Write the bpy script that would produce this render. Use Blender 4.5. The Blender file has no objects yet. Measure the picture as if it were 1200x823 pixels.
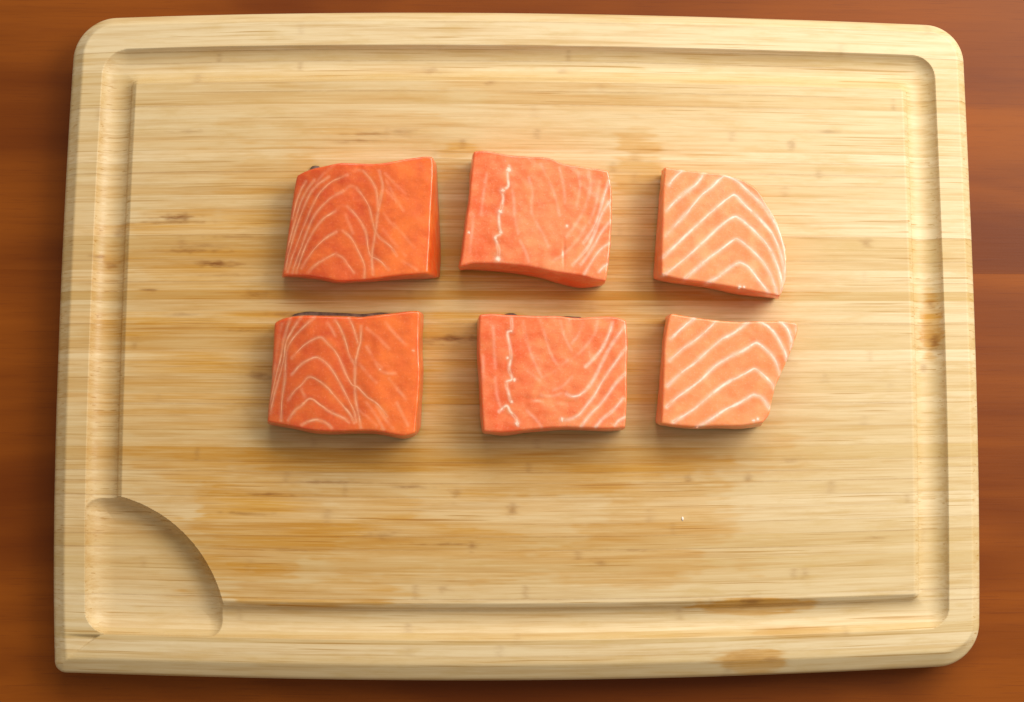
import bpy, math
import numpy as np
from mathutils import Vector

SC = bpy.context.scene
COL = SC.collection
MM = 0.001
rng = np.random.default_rng(7)

# ------------------------------------------------------------------ camera, world, lamps, exposure
cam_d = bpy.data.cameras.new('camera')
cam = bpy.data.objects.new('camera', cam_d)
COL.objects.link(cam)
cam.location = (-0.0367092, -0.0905512, 0.8132811)
cam.rotation_euler = (0.105761927, -0.0399093, -0.00154726)
cam_d.sensor_width = 36.0
cam_d.lens = 57.0
cam_d.clip_start = 0.01
cam_d.clip_end = 50.0
SC.camera = cam

world = bpy.data.worlds.new('World')
SC.world = world
world.use_nodes = True
bg = world.node_tree.nodes['Background']
bg.inputs['Color'].default_value = (1.0, 0.94, 0.85, 1)
bg.inputs['Strength'].default_value = 0.33


def window_lamp(name, loc, target, sx, sy, watts, colour):
    d = bpy.data.lights.new(name, 'AREA')
    d.shape = 'RECTANGLE'
    d.size, d.size_y = sx, sy
    d.energy = watts
    d.color = colour
    o = bpy.data.objects.new(name, d)
    COL.objects.link(o)
    o.location = loc
    o.rotation_euler = (Vector(target) - Vector(loc)).to_track_quat('-Z', 'Y').to_euler()
    return o


window_lamp('window_light_back', (0.25, 1.50, 1.32), (0, 0, 0), 1.3, 1.0, 21.5, (1.0, 0.97, 0.90))
window_lamp('window_light_side', (0.70, 0.40, 0.72), (0, 0, 0), 0.65, 0.6, 11.5, (1.0, 0.97, 0.90))

vs = SC.view_settings
vs.view_transform = 'Standard'
vs.look = 'None'
vs.exposure = 0.04
vs.gamma = 1.0
vs.use_curve_mapping = False


# ------------------------------------------------------------------ helpers
def mesh_from(name, V, F, normals=None, attrs=None):
    """V (n,3) metres, F list/array of faces (quads array or list of tuples)."""
    me = bpy.data.meshes.new(name)
    V = np.asarray(V, np.float32)
    if isinstance(F, np.ndarray):
        n = F.shape[1]
        tot = np.full(len(F), n, np.int32)
        idx = F.astype(np.int32).ravel()
    else:
        tot = np.array([len(f) for f in F], np.int32)
        idx = np.array([i for f in F for i in f], np.int32)
    me.vertices.add(len(V))
    me.vertices.foreach_set('co', V.ravel())
    me.loops.add(len(idx))
    me.loops.foreach_set('vertex_index', idx)
    me.polygons.add(len(tot))
    st = np.zeros(len(tot), np.int32)
    st[1:] = np.cumsum(tot)[:-1]
    me.polygons.foreach_set('loop_start', st)
    me.update(calc_edges=True)
    me.polygons.foreach_set('use_smooth', np.ones(len(tot), bool))
    for an, (kind, data) in (attrs or {}).items():
        a = me.attributes.new(an, kind, 'POINT')
        a.data.foreach_set('vector' if kind == 'FLOAT_VECTOR' else 'value', np.asarray(data, np.float32).ravel())
    me.validate()
    if normals is not None:
        me.normals_split_custom_set_from_vertices(np.asarray(normals, np.float32))
    return me


def link(name, me, mat, parent=None):
    o = bpy.data.objects.new(name, me)
    COL.objects.link(o)
    if mat is not None:
        me.materials.append(mat)
    if parent is not None:
        o.parent = parent
    return o


def empty(name, loc=(0, 0, 0), parent=None):
    o = bpy.data.objects.new(name, None)
    o.empty_display_size = 0.02
    COL.objects.link(o)
    o.location = loc
    if parent is not None:
        o.parent = parent
    return o


def tag(o, label, cat, group=None):
    o['label'] = label
    o['category'] = cat
    if group:
        o['group'] = group


def sstep(a, b, x):
    t = np.clip((x - a) / (b - a), 0, 1)
    return t * t * (3 - 2 * t)


class SoftNoise:
    """smooth 2-D value noise on a lattice, for shapes (relief, stain outlines)."""
    def __init__(self, seed):
        self.g = np.random.default_rng(seed).random((256, 256)).astype(np.float32) * 2 - 1

    def __call__(self, x, y):
        xi = np.floor(x).astype(int); yi = np.floor(y).astype(int)
        fx = x - xi; fy = y - yi
        fx = fx * fx * (3 - 2 * fx); fy = fy * fy * (3 - 2 * fy)
        g = self.g
        a = g[xi % 256, yi % 256]; b = g[(xi + 1) % 256, yi % 256]
        c = g[xi % 256, (yi + 1) % 256]; d = g[(xi + 1) % 256, (yi + 1) % 256]
        return (a * (1 - fx) + b * fx) * (1 - fy) + (c * (1 - fx) + d * fx) * fy


class NT:
    """tiny node-tree helper"""
    def __init__(self, name):
        self.m = bpy.data.materials.new(name)
        self.m.use_nodes = True
        self.t = self.m.node_tree
        self.bsdf = self.t.nodes['Principled BSDF']

    def n(self, typ, **kw):
        nd = self.t.nodes.new(typ)
        for k, v in kw.items():
            setattr(nd, k, v)
        return nd

    def l(self, a, b):
        self.t.links.new(a, b)

    def attr(self, name):
        return self.n('ShaderNodeAttribute', attribute_name=name)

    def noise(self, vec, scale, detail=3.0, rough=0.55, dist=0.0):
        mp = self.n('ShaderNodeMapping')
        mp.inputs['Scale'].default_value = scale
        self.l(vec, mp.inputs['Vector'])
        nz = self.n('ShaderNodeTexNoise')
        nz.inputs['Scale'].default_value = 1.0
        nz.inputs['Detail'].default_value = detail
        nz.inputs['Roughness'].default_value = rough
        nz.inputs['Distortion'].default_value = dist
        self.l(mp.outputs[0], nz.inputs['Vector'])
        return nz.outputs['Fac']

    def math(self, op, a, b=None, c=None, clamp=False):
        nd = self.n('ShaderNodeMath', operation=op, use_clamp=clamp)
        for i, v in enumerate((a, b, c)):
            if v is None:
                continue
            if isinstance(v, (int, float)):
                nd.inputs[i].default_value = v
            else:
                self.l(v, nd.inputs[i])
        return nd.outputs[0]

    def rng(self, v, a, b, lo=0.0, hi=1.0):
        nd = self.n('ShaderNodeMapRange', interpolation_type='SMOOTHSTEP')
        self.l(v, nd.inputs[0])
        for i, x in enumerate((a, b, lo, hi)):
            nd.inputs[i + 1].default_value = x
        return nd.outputs[0]

    def mix(self, f, a, b, mode='MIX'):
        nd = self.n('ShaderNodeMix', data_type='RGBA', blend_type=mode)
        for i, v in ((0, f), (6, a), (7, b)):
            if isinstance(v, (int, float)):
                nd.inputs[i].default_value = v
            elif isinstance(v, tuple):
                nd.inputs[i].default_value = v + (1.0,) if len(v) == 3 else v
            else:
                self.l(v, nd.inputs[i])
        return nd.outputs[2]

    def bump(self, h, dist, strength=1.0, normal=None):
        nd = self.n('ShaderNodeBump')
        nd.inputs['Strength'].default_value = strength
        nd.inputs['Distance'].default_value = dist
        self.l(h, nd.inputs['Height'])
        if normal is not None:
            self.l(normal, nd.inputs['Normal'])
        return nd.outputs[0]


# ------------------------------------------------------------------ materials
def mat_table():
    k = NT('varnished_red_wood')
    tc = k.n('ShaderNodeTexCoord').outputs['Object']
    oi = k.n('ShaderNodeObjectInfo')
    sep = k.n('ShaderNodeSeparateColor'); k.l(oi.outputs['Color'], sep.inputs[0])
    add = k.n('ShaderNodeVectorMath', operation='ADD')
    sh = k.n('ShaderNodeCombineXYZ'); k.l(k.math('MULTIPLY', sep.outputs[2], 9.0), sh.inputs[2]); k.l(sep.outputs[2], sh.inputs[0])
    k.l(tc, add.inputs[0]); k.l(sh.outputs[0], add.inputs[1])
    v = add.outputs[0]
    broad = k.noise(v, (3.0, 22.0, 1.0), 3, 0.55, 0.6)
    streak = k.noise(v, (9.0, 260.0, 1.0), 4, 0.6, 0.2)
    pore = k.noise(v, (45.0, 1500.0, 1.0), 2, 0.5)
    c = k.mix(k.rng(broad, 0.3, 0.7), (0.140, 0.028, 0.0012), (0.262, 0.064, 0.0032))
    c = k.mix(k.math('MULTIPLY', k.rng(streak, 0.42, 0.85), 0.28), c, (0.12, 0.022, 0.002))
    c = k.mix(k.math('MULTIPLY', k.rng(pore, 0.56, 0.72), 0.28), c, (0.10, 0.018, 0.003))
    tone = k.mix(sep.outputs[0], (0.75, 0.75, 0.8), (1.2, 1.2, 1.2))
    c = k.mix(1.0, c, tone, 'MULTIPLY')
    k.l(c, k.bsdf.inputs['Base Color'])
    k.l(k.rng(broad, 0.2, 0.8, 0.40, 0.48), k.bsdf.inputs['Roughness'])
    k.bsdf.inputs['Specular IOR Level'].default_value = 0.15
    k.bsdf.inputs['Coat Weight'].default_value = 0.0
    k.bsdf.inputs['Coat Roughness'].default_value = 0.42
    hsum = k.math('ADD', streak, k.math('MULTIPLY', pore, 0.5))
    k.l(k.bump(hsum, 0.00008, 0.6), k.bsdf.inputs['Normal'])
    return k.m


def mat_bamboo():
    k = NT('bamboo')
    g = k.attr('grain').outputs['Vector']
    stain = k.attr('stain').outputs['Fac']
    knot = k.attr('knot').outputs['Fac']
    oi = k.n('ShaderNodeObjectInfo')
    sep = k.n('ShaderNodeSeparateColor'); k.l(oi.outputs['Color'], sep.inputs[0])
    long_ = k.noise(g, (0.013, 0.42, 1.0), 4, 0.62, 0.15)
    fibre = k.noise(g, (0.028, 1.35, 1.0), 4, 0.65, 0.1)
    line = k.noise(g, (0.014, 0.95, 1.7), 2, 0.5, 0.1)
    mott = k.noise(g, (0.045, 0.20, 0.3), 4, 0.65)
    c = k.mix(sep.outputs[0], (0.58, 0.410, 0.178), (0.73, 0.585, 0.360))
    c = k.mix(k.math('MULTIPLY', k.rng(long_, 0.42, 0.72), 0.52), c, (0.49, 0.290, 0.090))
    c = k.mix(k.math('MULTIPLY', k.rng(fibre, 0.50, 0.78), 0.38), c, (0.47, 0.275, 0.078))
    c = k.mix(k.math('MULTIPLY', k.rng(fibre, 0.45, 0.22), 0.40), c, (0.78, 0.65, 0.40))
    c = k.mix(k.math('MULTIPLY', k.rng(line, 0.63, 0.72), 0.70), c, (0.40, 0.21, 0.045))
    c = k.mix(k.math('MULTIPLY', k.rng(mott, 0.45, 0.75), 0.36), c, (0.52, 0.33, 0.09))
    sm = k.math('MULTIPLY', stain, k.rng(fibre, 0.25, 0.65, 0.65, 1.1), clamp=True)
    c = k.mix(sm, c, k.mix(1.0, c, (0.84, 0.56, 0.18), 'MULTIPLY'))
    km = k.math('MULTIPLY', knot, k.rng(k.noise(g, (0.25, 1.4, 1.0), 3, 0.65), 0.30, 0.55, 0.55, 1.1), clamp=True)
    c = k.mix(km, c, (0.23, 0.085, 0.016))
    k.l(c, k.bsdf.inputs['Base Color'])
    r = k.rng(fibre, 0.3, 0.7, 0.42, 0.56)
    r = k.math('SUBTRACT', r, k.math('MULTIPLY', stain, 0.18))
    k.l(r, k.bsdf.inputs['Roughness'])
    k.bsdf.inputs['Specular IOR Level'].default_value = 0.35
    k.l(k.bump(fibre, 0.00012, 0.5), k.bsdf.inputs['Normal'])
    return k.m


def mat_flesh(name, deep, bright, fatc, sss=0.7, rough=0.36):
    k = NT(name)
    tc = k.n('ShaderNodeTexCoord').outputs['Object']
    fat = k.attr('fat').outputs['Fac']
    tone = k.attr('tone').outputs['Fac']
    cloud = k.noise(tc, (95, 95, 95), 5, 0.6)
    fibre = k.noise(tc, (260, 900, 400), 3, 0.6, 0.4)
    fine = k.noise(tc, (850, 850, 850), 3, 0.7)
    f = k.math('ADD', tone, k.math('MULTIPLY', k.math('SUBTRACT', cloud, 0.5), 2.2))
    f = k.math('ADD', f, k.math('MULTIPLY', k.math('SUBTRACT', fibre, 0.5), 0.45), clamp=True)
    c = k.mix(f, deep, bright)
    c = k.mix(k.math('MULTIPLY', k.rng(fine, 0.52, 0.76), 0.16), c, fatc)
    brk = k.rng(k.noise(tc, (450, 450, 450), 3, 0.6), 0.22, 0.55, 0.55, 1.0)
    fm = k.math('MULTIPLY', fat, brk, clamp=True)
    c = k.mix(fm, c, fatc)
    k.l(c, k.bsdf.inputs['Base Color'])
    k.bsdf.inputs['Roughness'].default_value = rough
    k.bsdf.inputs['Specular IOR Level'].default_value = 0.45
    k.bsdf.inputs['Subsurface Weight'].default_value = sss
    k.bsdf.inputs['Subsurface Radius'].default_value = (0.0045, 0.0012, 0.0006)
    k.bsdf.inputs['Subsurface Scale'].default_value = 1.0
    b = k.bump(cloud, 0.0004, 0.22)
    b = k.bump(fibre, 0.00008, 0.3, b)
    b = k.bump(fine, 0.00004, 0.4, b)
    wet = k.rng(k.noise(tc, (520, 520, 520), 2, 0.5), 0.60, 0.74)
    b = k.bump(wet, 0.00007, 0.5, b)
    k.bsdf.inputs['Coat Weight'].default_value = 0.6
    k.bsdf.inputs['Coat Roughness'].default_value = 0.24
    k.l(b, k.bsdf.inputs['Normal'])
    return k.m


def mat_skin():
    k = NT('silvery_dark_skin')
    tc = k.n('ShaderNodeTexCoord').outputs['Object']
    a = k.noise(tc, (180, 180, 180), 3, 0.6)
    sc_ = k.n('ShaderNodeTexVoronoi'); sc_.inputs['Scale'].default_value = 700
    k.l(tc, sc_.inputs['Vector'])
    c = k.mix(k.rng(a, 0.35, 0.70), (0.070, 0.030, 0.016), (0.20, 0.105, 0.065))
    k.l(c, k.bsdf.inputs['Base Color'])
    k.bsdf.inputs['Roughness'].default_value = 0.55
    k.l(k.bump(sc_.outputs['Distance'], 0.0002, 0.5), k.bsdf.inputs['Normal'])
    return k.m


M_TABLE = mat_table()
M_BAMBOO = mat_bamboo()
M_SKIN = mat_skin()

# ------------------------------------------------------------------ table: glued planks
table = empty('table')
tag(table, 'varnished red-brown wooden table under the bamboo board', 'table')
PLANK_EDGES = [-0.62, -0.42, -0.205, 0.0362, 0.262, 0.47, 0.68]
PLANK_TONE = [0.45, 0.6, 0.60, 0.46, 0.40, 0.5]
for i in range(len(PLANK_EDGES) - 1):
    y0, y1 = PLANK_EDGES[i], PLANK_EDGES[i + 1]
    e = 0.00004
    prof = [(y0 + 0.0, -0.028), (y0 + 0.0, -e), (y0 + e, 0.0), (y1 - e, 0.0), (y1 - 0.0, -e), (y1 - 0.0, -0.028)]
    V, F = [], []
    for x in (-0.85, 0.85):
        V += [(x, y, z) for y, z in prof]
    n = len(prof)
    F = [(j, n + j, n + (j + 1) % n, (j + 1) % n)[::-1] for j in range(n)] + [tuple(range(n))[::-1], tuple(range(n, 2 * n))]
    me = mesh_from('plank', V, F)
    me.polygons.foreach_set('use_smooth', np.zeros(len(me.polygons), bool))
    o = link('plank', me, M_TABLE, table)
    o.color = (PLANK_TONE[i], 0, 0.137 * (i + 1), 1)

# ------------------------------------------------------------------ cutting board (all in mm, s to the right, t down)
WB, HB, ZT = 449.29, 322.17, 20.0
EDGE = {  # corner, corner, sideways bow of the four slightly barrelled edges
    'T': ((-222.97, 160.79), (226.33, 162.12), (23.636, -6.674, 0.205)),
    'B': ((-224.54, -161.41), (224.74, -160.01), (-18.541, -15.217, 13.002)),
    'L': ((-222.97, 160.79), (-224.54, -161.41), (-14.759, 9.072, -14.558)),
    'R': ((226.33, 162.12), (224.74, -160.01), (6.03, 8.981, -2.079)),
}


def edge_curve(kind, axis, t):
    a, b, c = EDGE[kind]
    a = np.array(a); b = np.array(b)
    P = a + (b - a) * t[..., None]
    P[..., 1 - axis] += sum(c[i] * t * (1 - t) * t ** i for i in range(3))
    return P


def board_xy(s, t):
    u, v = s / WB, t / HB
    T = edge_curve('T', 0, u); B = edge_curve('B', 0, u); L = edge_curve('L', 1, v); R = edge_curve('R', 1, v)
    U, V = u[..., None], v[..., None]
    c = [np.array(EDGE[k][i]) for k, i in (('T', 0), ('T', 1), ('B', 0), ('B', 1))]
    return (1 - V) * T + V * B + (1 - U) * L + U * R - ((1 - U) * (1 - V) * c[0] + U * (1 - V) * c[1] + (1 - U) * V * c[2] + U * V * c[3])


# outline corner radii TL, TR, BR, BL
RC = {'TL': 20.0, 'TR': 19.0, 'BR': 20.0, 'BL': 5.0}


def rrect_sdf(s, t, x0, x1, y0, y1, tl, tr, br, bl):
    cx, cy = (x0 + x1) / 2, (y0 + y1) / 2
    r = np.where(s < cx, np.where(t < cy, tl, bl), np.where(t < cy, tr, br))
    qx = np.abs(s - cx) - (x1 - x0) / 2 + r
    qy = np.abs(t - cy) - (y1 - y0) / 2 + r
    return np.minimum(np.maximum(qx, qy), 0) + np.hypot(np.maximum(qx, 0), np.maximum(qy, 0)) - r


G_OUT = (16.0, 432.4, 17.9, 303.0)
G_IN = (33.0, 415.8, 35.5, 286.3)
WELL_C, WELL_R = (16.0, 303.0), 67.0
nz1, nz2, nz3 = SoftNoise(1), SoftNoise(2), SoftNoise(3)


def d_groove_out(s, t):
    return rrect_sdf(s, t, *G_OUT, 12.0, 11.0, 9.0, 11.0)


def d_plateau(s, t):
    return rrect_sdf(s, t, *G_IN, 0.8, 1.2, 0.8, 1.0)


def d_well(s, t):
    a, b = d_groove_out(s, t), np.hypot(s - WELL_C[0], t - WELL_C[1]) - WELL_R
    k = 9.0       # the cutter leaves round ends where the arc meets the groove
    return np.minimum(np.maximum(a, b), -k) + np.hypot(np.maximum(a + k, 0), np.maximum(b + k, 0))


def board_z(s, t):
    # chamfered outer edge
    d = -rrect_sdf(s, t, 0, WB, 0, HB, RC['TL'], RC['TR'], RC['BR'], RC['BL'])
    ds = [s, WB - s, t, HB - t]
    cw = [6.2, 5.0, 5.2, 7.6]
    w = [np.exp(-np.clip(x, 0, 200) / 5.0) for x in ds]
    c = sum(a * b for a, b in zip(w, cw)) / np.maximum(sum(w), 1e-12)
    q = np.clip(d / c, 0, 3)
    q = np.where(q < 0.88, q, np.where(q < 1.12, q - (q - 0.88) ** 2 / 0.48, 1.0))
    z = ZT - 4.4 * (1 - np.clip(q, 0, 1)) - 1.3 * np.exp(-np.clip(d, 0, 9) / 0.45)
    # juice groove
    do, dp = -d_groove_out(s, t), d_plateau(s, t)
    ww = np.clip(do, 0, None) / np.maximum(np.clip(do, 0, None) + np.clip(dp, 0, None), 1e-6)
    ins = (do > 0) & (dp > 0)
    x = np.where(ins, 2 * ww - 1, 1.0)
    gd = 5.0 * (np.sqrt(np.clip(1.16 - x * x, 0, None)) - 0.4) / (np.sqrt(1.16) - 0.4)
    gd = np.minimum(gd, 0.78 * np.clip(dp, 0, None) + 5 * sstep(1.8, 4.6, dp))    # broken edge beside the cutting surface
    gd = np.where(ins, np.clip(gd, 0, None), 0)
    # drip well
    dw = np.clip(-d_well(s, t), 0, None)
    a = np.clip(dw / 13.0, 0, 1)
    wd = 9.0 * np.sqrt(np.clip(1 - (1 - a) ** 2.2, 0, None))
    # a small facet at the sharp corner that dips towards the well
    (x0, y0), (x1, y1), (x2, y2) = (24.0, 303.4), (3.6, 303.0), (4.2, 318.0)
    den = (y1 - y2) * (x0 - x2) + (x2 - x1) * (y0 - y2)
    b0 = ((y1 - y2) * (s - x2) + (x2 - x1) * (t - y2)) / den
    b1 = ((y2 - y0) * (s - x2) + (x0 - x2) * (t - y2)) / den
    b2 = 1 - b0 - b1
    nd = 2.1 * np.clip(b0, 0, 1) * sstep(0.0, 0.11, np.minimum(b1, b2)) * (b0 > 0)
    return np.minimum(z - nd, ZT - np.maximum(gd, wd))


# strips
tb = [0.0]
while tb[-1] < HB - 7.5:
    tb.append(tb[-1] + rng.uniform(4.4, 7.0))
tb[-1] = HB
TB = np.array(tb)
NS = len(TB) - 1


def seam_drop(t):
    k = np.clip(np.searchsorted(TB, t), 1, NS)
    dd = np.minimum(np.abs(t - TB[k - 1]), np.abs(t - TB[k]))
    dd = np.where((t < 0.5) | (t > HB - 0.5), 9, dd)
    return 0.035 * np.exp(-(dd / 0.22) ** 2)


def zfull(s, t):
    return board_z(s, t) - seam_drop(t)


def px(x, y):      # photo-measured position -> board mm (for stains and nodes on the board's face)
    return (x - 66) * 0.4145, (y - 20) * 0.42


BROAD = [(430, 420, 400, 270, .70), (300, 400, 280, 240, .45), (620, 440, 260, 190, .60)]
STAINS = [(325, 612, 85, 50, 1.0), (430, 605, 60, 38, .75), (350, 692, 95, 14, .9), (720, 660, 130, 22, .5), (300, 655, 60, 26, .8),
          (765, 612, 78, 50, .5), (590, 545, 260, 38, .7), (555, 420, 60, 120, .7), (230, 430, 90, 150, .55), (215, 300, 70, 60, .6),
          (300, 270, 60, 90, .55), (410, 530, 130, 30, .95), (640, 530, 120, 26, .85), (840, 520, 90, 20, .6), (880, 709, 75, 8, 1.0), (876, 770, 36, 12, .75),
          (530, 300, 35, 100, .7), (745, 300, 40, 120, .7), (745, 480, 40, 90, .7), (935, 740, 50, 5, .6), (200, 345, 50, 30, .6), (640, 350, 280, 22, .95),
          (460, 640, 90, 30, .6), (560, 650, 60, 30, .5), (1095, 385, 12, 36, .9), (128, 305, 14, 14, .7), (400, 155, 120, 12, .5), (620, 110, 120, 10, .3), (700, 130, 150, 12, .3)]
KNOTS = [(52, 105, 14, .6, .6), (64, 119, 12, .7, .6), (86, 112, 9, .7, .4), (80, 131, 16, .5, .4), (110, 150, 9, .9, .5), (60, 150, 10, .6, .4), (120, 175, 8, .9, .4), (92, 158, 12, .6, .5), (230, 168, 8, .8, .4), (128, 205, 12, .6, .5), (90, 245, 10, .7, .5), (115, 262, 12, .6, .4), (280, 262, 9, .6, .4), (150, 62, 10, .7, .5), (54.8, 102.5, 7, 1.2, .9), (69.7, 116.5, 10, .8, .5), (74.9, 125.3, 8, 1.3, .95), (18.5, 121.1, 3, .7, .6), (24.8, 125.3, 4, 1.6, .5),
         (95, 140, 5, 1.3, .5), (98, 179.3, 5, 1.8, .6), (190, 161.4, 9, 1.5, 1.0), (178, 162.7, 5, 1.2, .5), (43.5, 138, 3, .5, .7),
         (372, 80, 2, 2.2, .32), (394.6, 113.9, 2.2, 2.4, .38), (219.6, 242.7, 2.4, 2.4,0.49), (192.9, 234.7, 2.6, 2.2,0.45), (200.3, 259.5, 2, 1.8,0.52),
         (190, 258.6, 12, .5, .6), (158, 254.8, 7, 1.5, .4), (262.9, 267.7, 3, 1.4, .4), (186.8, 279.3, 3, 1.3, .3), (304.8, 228.8, 1.6, 1.6,0.39),
         (334.4, 229.2, 1.8, 1.8,0.39), (354.5, 220.5, 5, 1.2, .3), (396, 258.4, 4, .6, .4), (428.6, 162.8, 2.4, 4.6, .75), (426.9, 143.6, 2, 2, .45),
         (335.4, 287.1, 6, 2, .6), (345, 314.5, 5, 1.6, .45), (331.2, 313, 12, 2, .25), (178.3, 29.4, 3, 1.5, .35), (208.2, 36.5, 2, .8, .5), (244.4, 28.9, 3, 1.2, .25),
         (164.1, 61.1, 6, 1.6, .35), (143.2, 65.3, 8, .7, .5), (377, 58.4, 6, .7, .4), (358.8, 65.3, 1.6, 2.5, .35), (422.6, 175.5, 2, 2.6, .4),
         (170, 232, 8, .6, .6), (255, 195, 7, .7, .4), (120, 97, 3, 1, .4), (60, 60, 6, .6, .3), (130, 230, 14, .6, .6), (102, 236, 10, .6, .7)]

S_BREAK = [0, 1.2, 4, 6.2, 8, 16.0, 33.0, 60.0, 84.0, 415.8, 432.4, 441, 444.3, 447.8, WB]
sv = [0.0]
for a, b in zip(S_BREAK[:-1], S_BREAK[1:]):
    step = 0.45 if (a < 84 or a > 410) else 1.0
    m = max(1, int(round((b - a) / step)))
    sv += list(np.linspace(a, b, m + 1)[1:])
SV = np.array(sv)
NC = len(SV)


def row_s(t):
    """column positions on the row t, following the rounded corners"""
    s = SV.copy()

    def inset(r, h):
        return r - math.sqrt(max(r * r - (r - h) ** 2, 0)) if h < r else 0.0
    l = max(inset(RC['TL'], t), inset(RC['BL'], HB - t))
    r = max(inset(RC['TR'], t), inset(RC['BR'], HB - t))
    m = s < 22
    s[m] = l + s[m] * (22 - l) / 22
    m = s > WB - 22
    s[m] = WB - r - (WB - s[m]) * (22 - r) / 22
    return s


board = empty('cutting_board')
tag(board, 'pale bamboo chopping board with juice groove and scooped corner well, holding the salmon', 'cutting board')
REGION = ['rim', 'juice_groove', 'drip_well', 'cutting_surface']
region_root = [empty(n, parent=board) for n in REGION]

for k in range(NS):
    t0, t1 = TB[k], TB[k + 1]
    inner = np.linspace(t0 + 0.35, t1 - 0.35, 13 if (t0 < 40 or t1 > 232) else 8)
    rows = [t0] + list(inner) + [t1]
    if k == 0:
        rows = [0, .15, .4, .8, 1.3, 1.9, 2.5, 3.2, 4.0, 4.8, 5.6] + [x for x in rows if x > 5.8]
        rows = [x for x in rows if x <= t1 - 0.3] + [t1]
    if k == NS - 1:
        rows = [x for x in rows if x < HB - 8.4 and x >= t0] + list(HB - np.array([8.2, 7.6, 6.8, 6, 5, 4, 3.2, 2.5, 1.9, 1.3, .8, .4, .15, 0]))
        rows = sorted(set([t0] + [x for x in rows if x > t0 + 0.3] + [HB]))
    for b in (G_OUT[2], G_OUT[3], G_IN[2], G_IN[3]):   # rows on the groove's edges
        if t0 + 0.2 < b < t1 - 0.2:
            rows = [x for x in rows if abs(x - b) > 0.3 or x in (t0, t1)] + [b]
    rows = np.array(sorted(rows))
    nr = len(rows)
    S = np.stack([row_s(t) for t in rows])
    T = np.repeat(rows[:, None], NC, 1)
    Z = zfull(S, T)
    e = 0.22
    zx = (zfull(np.clip(S + e, 0.01, WB - 0.01), T) - zfull(np.clip(S - e, 0.01, WB - 0.01), T)) / (2 * e)
    zy = (zfull(S, np.clip(T + e, 0.01, HB - .01)) - zfull(S, np.clip(T - e, 0.01, HB - .01))) / (2 * e)
    N = np.stack([-zx, zy, np.ones_like(zx)], -1)
    N /= np.linalg.norm(N, axis=-1, keepdims=True)
    XY = board_xy(S, T)
    P = np.concatenate([XY, Z[..., None]], -1).reshape(-1, 3)
    # wear of its own: stains and culm nodes
    strip_abs = rng.uniform(0.65, 1.15)
    stain = np.zeros_like(S)
    for (x, y, rx, ry, am) in STAINS:
        cs, ct = px(x, y)
        q = np.hypot((S - cs) / (rx * .4145), (T - ct) / (ry * .42))
        q = q + 0.28 * nz1(S * 0.05, T * 0.18) + 0.14 * nz2(S * 0.2, T * 0.5) + 0.26 * nz3(S * 0.035, T * 1.3)
        stain = np.maximum(stain, am * (0.92 * sstep(1.25, 0.85, q) + 0.08 * np.exp(-((q - 0.95) / 0.07) ** 2)))
    for (x, y, rx, ry, am) in BROAD:      # oil soaked into the middle over the years
        cs, ct = px(x, y)
        q = np.hypot((S - cs) / (rx * .4145), (T - ct) / (ry * .42))
        soft = am * np.exp(-q * q * 1.1) * (1 + 0.35 * nz2(S * 0.03, T * 0.25 + 9))
        stain = 1 - (1 - np.clip(stain, 0, 1)) * (1 - np.clip(soft, 0, .95))
    stain = np.clip(stain * strip_abs * (0.85 + 0.3 * nz3(S * 0.03 + 5, T * 0.3)), 0, 1)
    knot = np.zeros_like(S)
    for (cs, ct, rs, rt, am) in KNOTS:
        if abs(ct - (t0 + t1) / 2) < 12:
            w_ = 1 + 0.5 * nz1(S * 0.35, T * 0.9)
            q = np.hypot((S - cs) / rs, (T - ct) / rt) * w_
            knot = np.maximum(knot, am * np.exp(-q * q * 1.1))
    # dirt in some of the glue joints
    jd = np.abs(T - t0)
    knot = np.maximum(knot, rng.choice([0, 0.12, 0.25, 0.45]) * np.exp(-(jd / 0.38) ** 2) * np.clip(0.75 + 0.9 * nz3(S * 0.02, T * 0 + k), 0, 1))
    # faint growth nodes in each strip
    for j in range(rng.integers(1, 3)):
        cs = rng.uniform(10, WB - 10)
        q = ((S - cs) / rng.uniform(1.2, 2.6)) ** 2
        knot = np.maximum(knot, rng.uniform(.12, .38) * np.exp(-q) * (0.6 + 0.4 * nz2(S * .4, T * .9)))
    seed = k * 17.31
    G = np.stack([S, T, seed + (ZT - Z) * 0.22], -1).reshape(-1, 3)
    Nf = N.reshape(-1, 3)
    ids = np.arange(nr * NC).reshape(nr, NC)
    quads = np.stack([ids[:-1, :-1], ids[1:, :-1], ids[1:, 1:], ids[:-1, 1:]], -1).reshape(-1, 4)
    cS = S.ravel()[quads].mean(1); cT = T.ravel()[quads].mean(1)
    reg = np.where(d_plateau(cS, cT) <= 0, 3, np.where(d_groove_out(cS, cT) < 0, 1, 0))
    reg = np.where(d_well(cS, cT) < 0, 2, reg)
    col = (float(np.clip(rng.normal(0.58, 0.24), 0, 1)), 0.0, float(rng.random()), 1.0)
    pieces = []
    for r in range(4):
        m = reg == r
        if not m.any():
            continue
        if r < 2 and not (m & (np.abs(cS - 230) < 6)).any():   # left and right lengths are two pieces
            pieces += [(r, quads[m & (cS < 230)], 0), (r, quads[m & (cS >= 230)], 1)]
        else:
            pieces.append((r, quads[m], 2))
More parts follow.
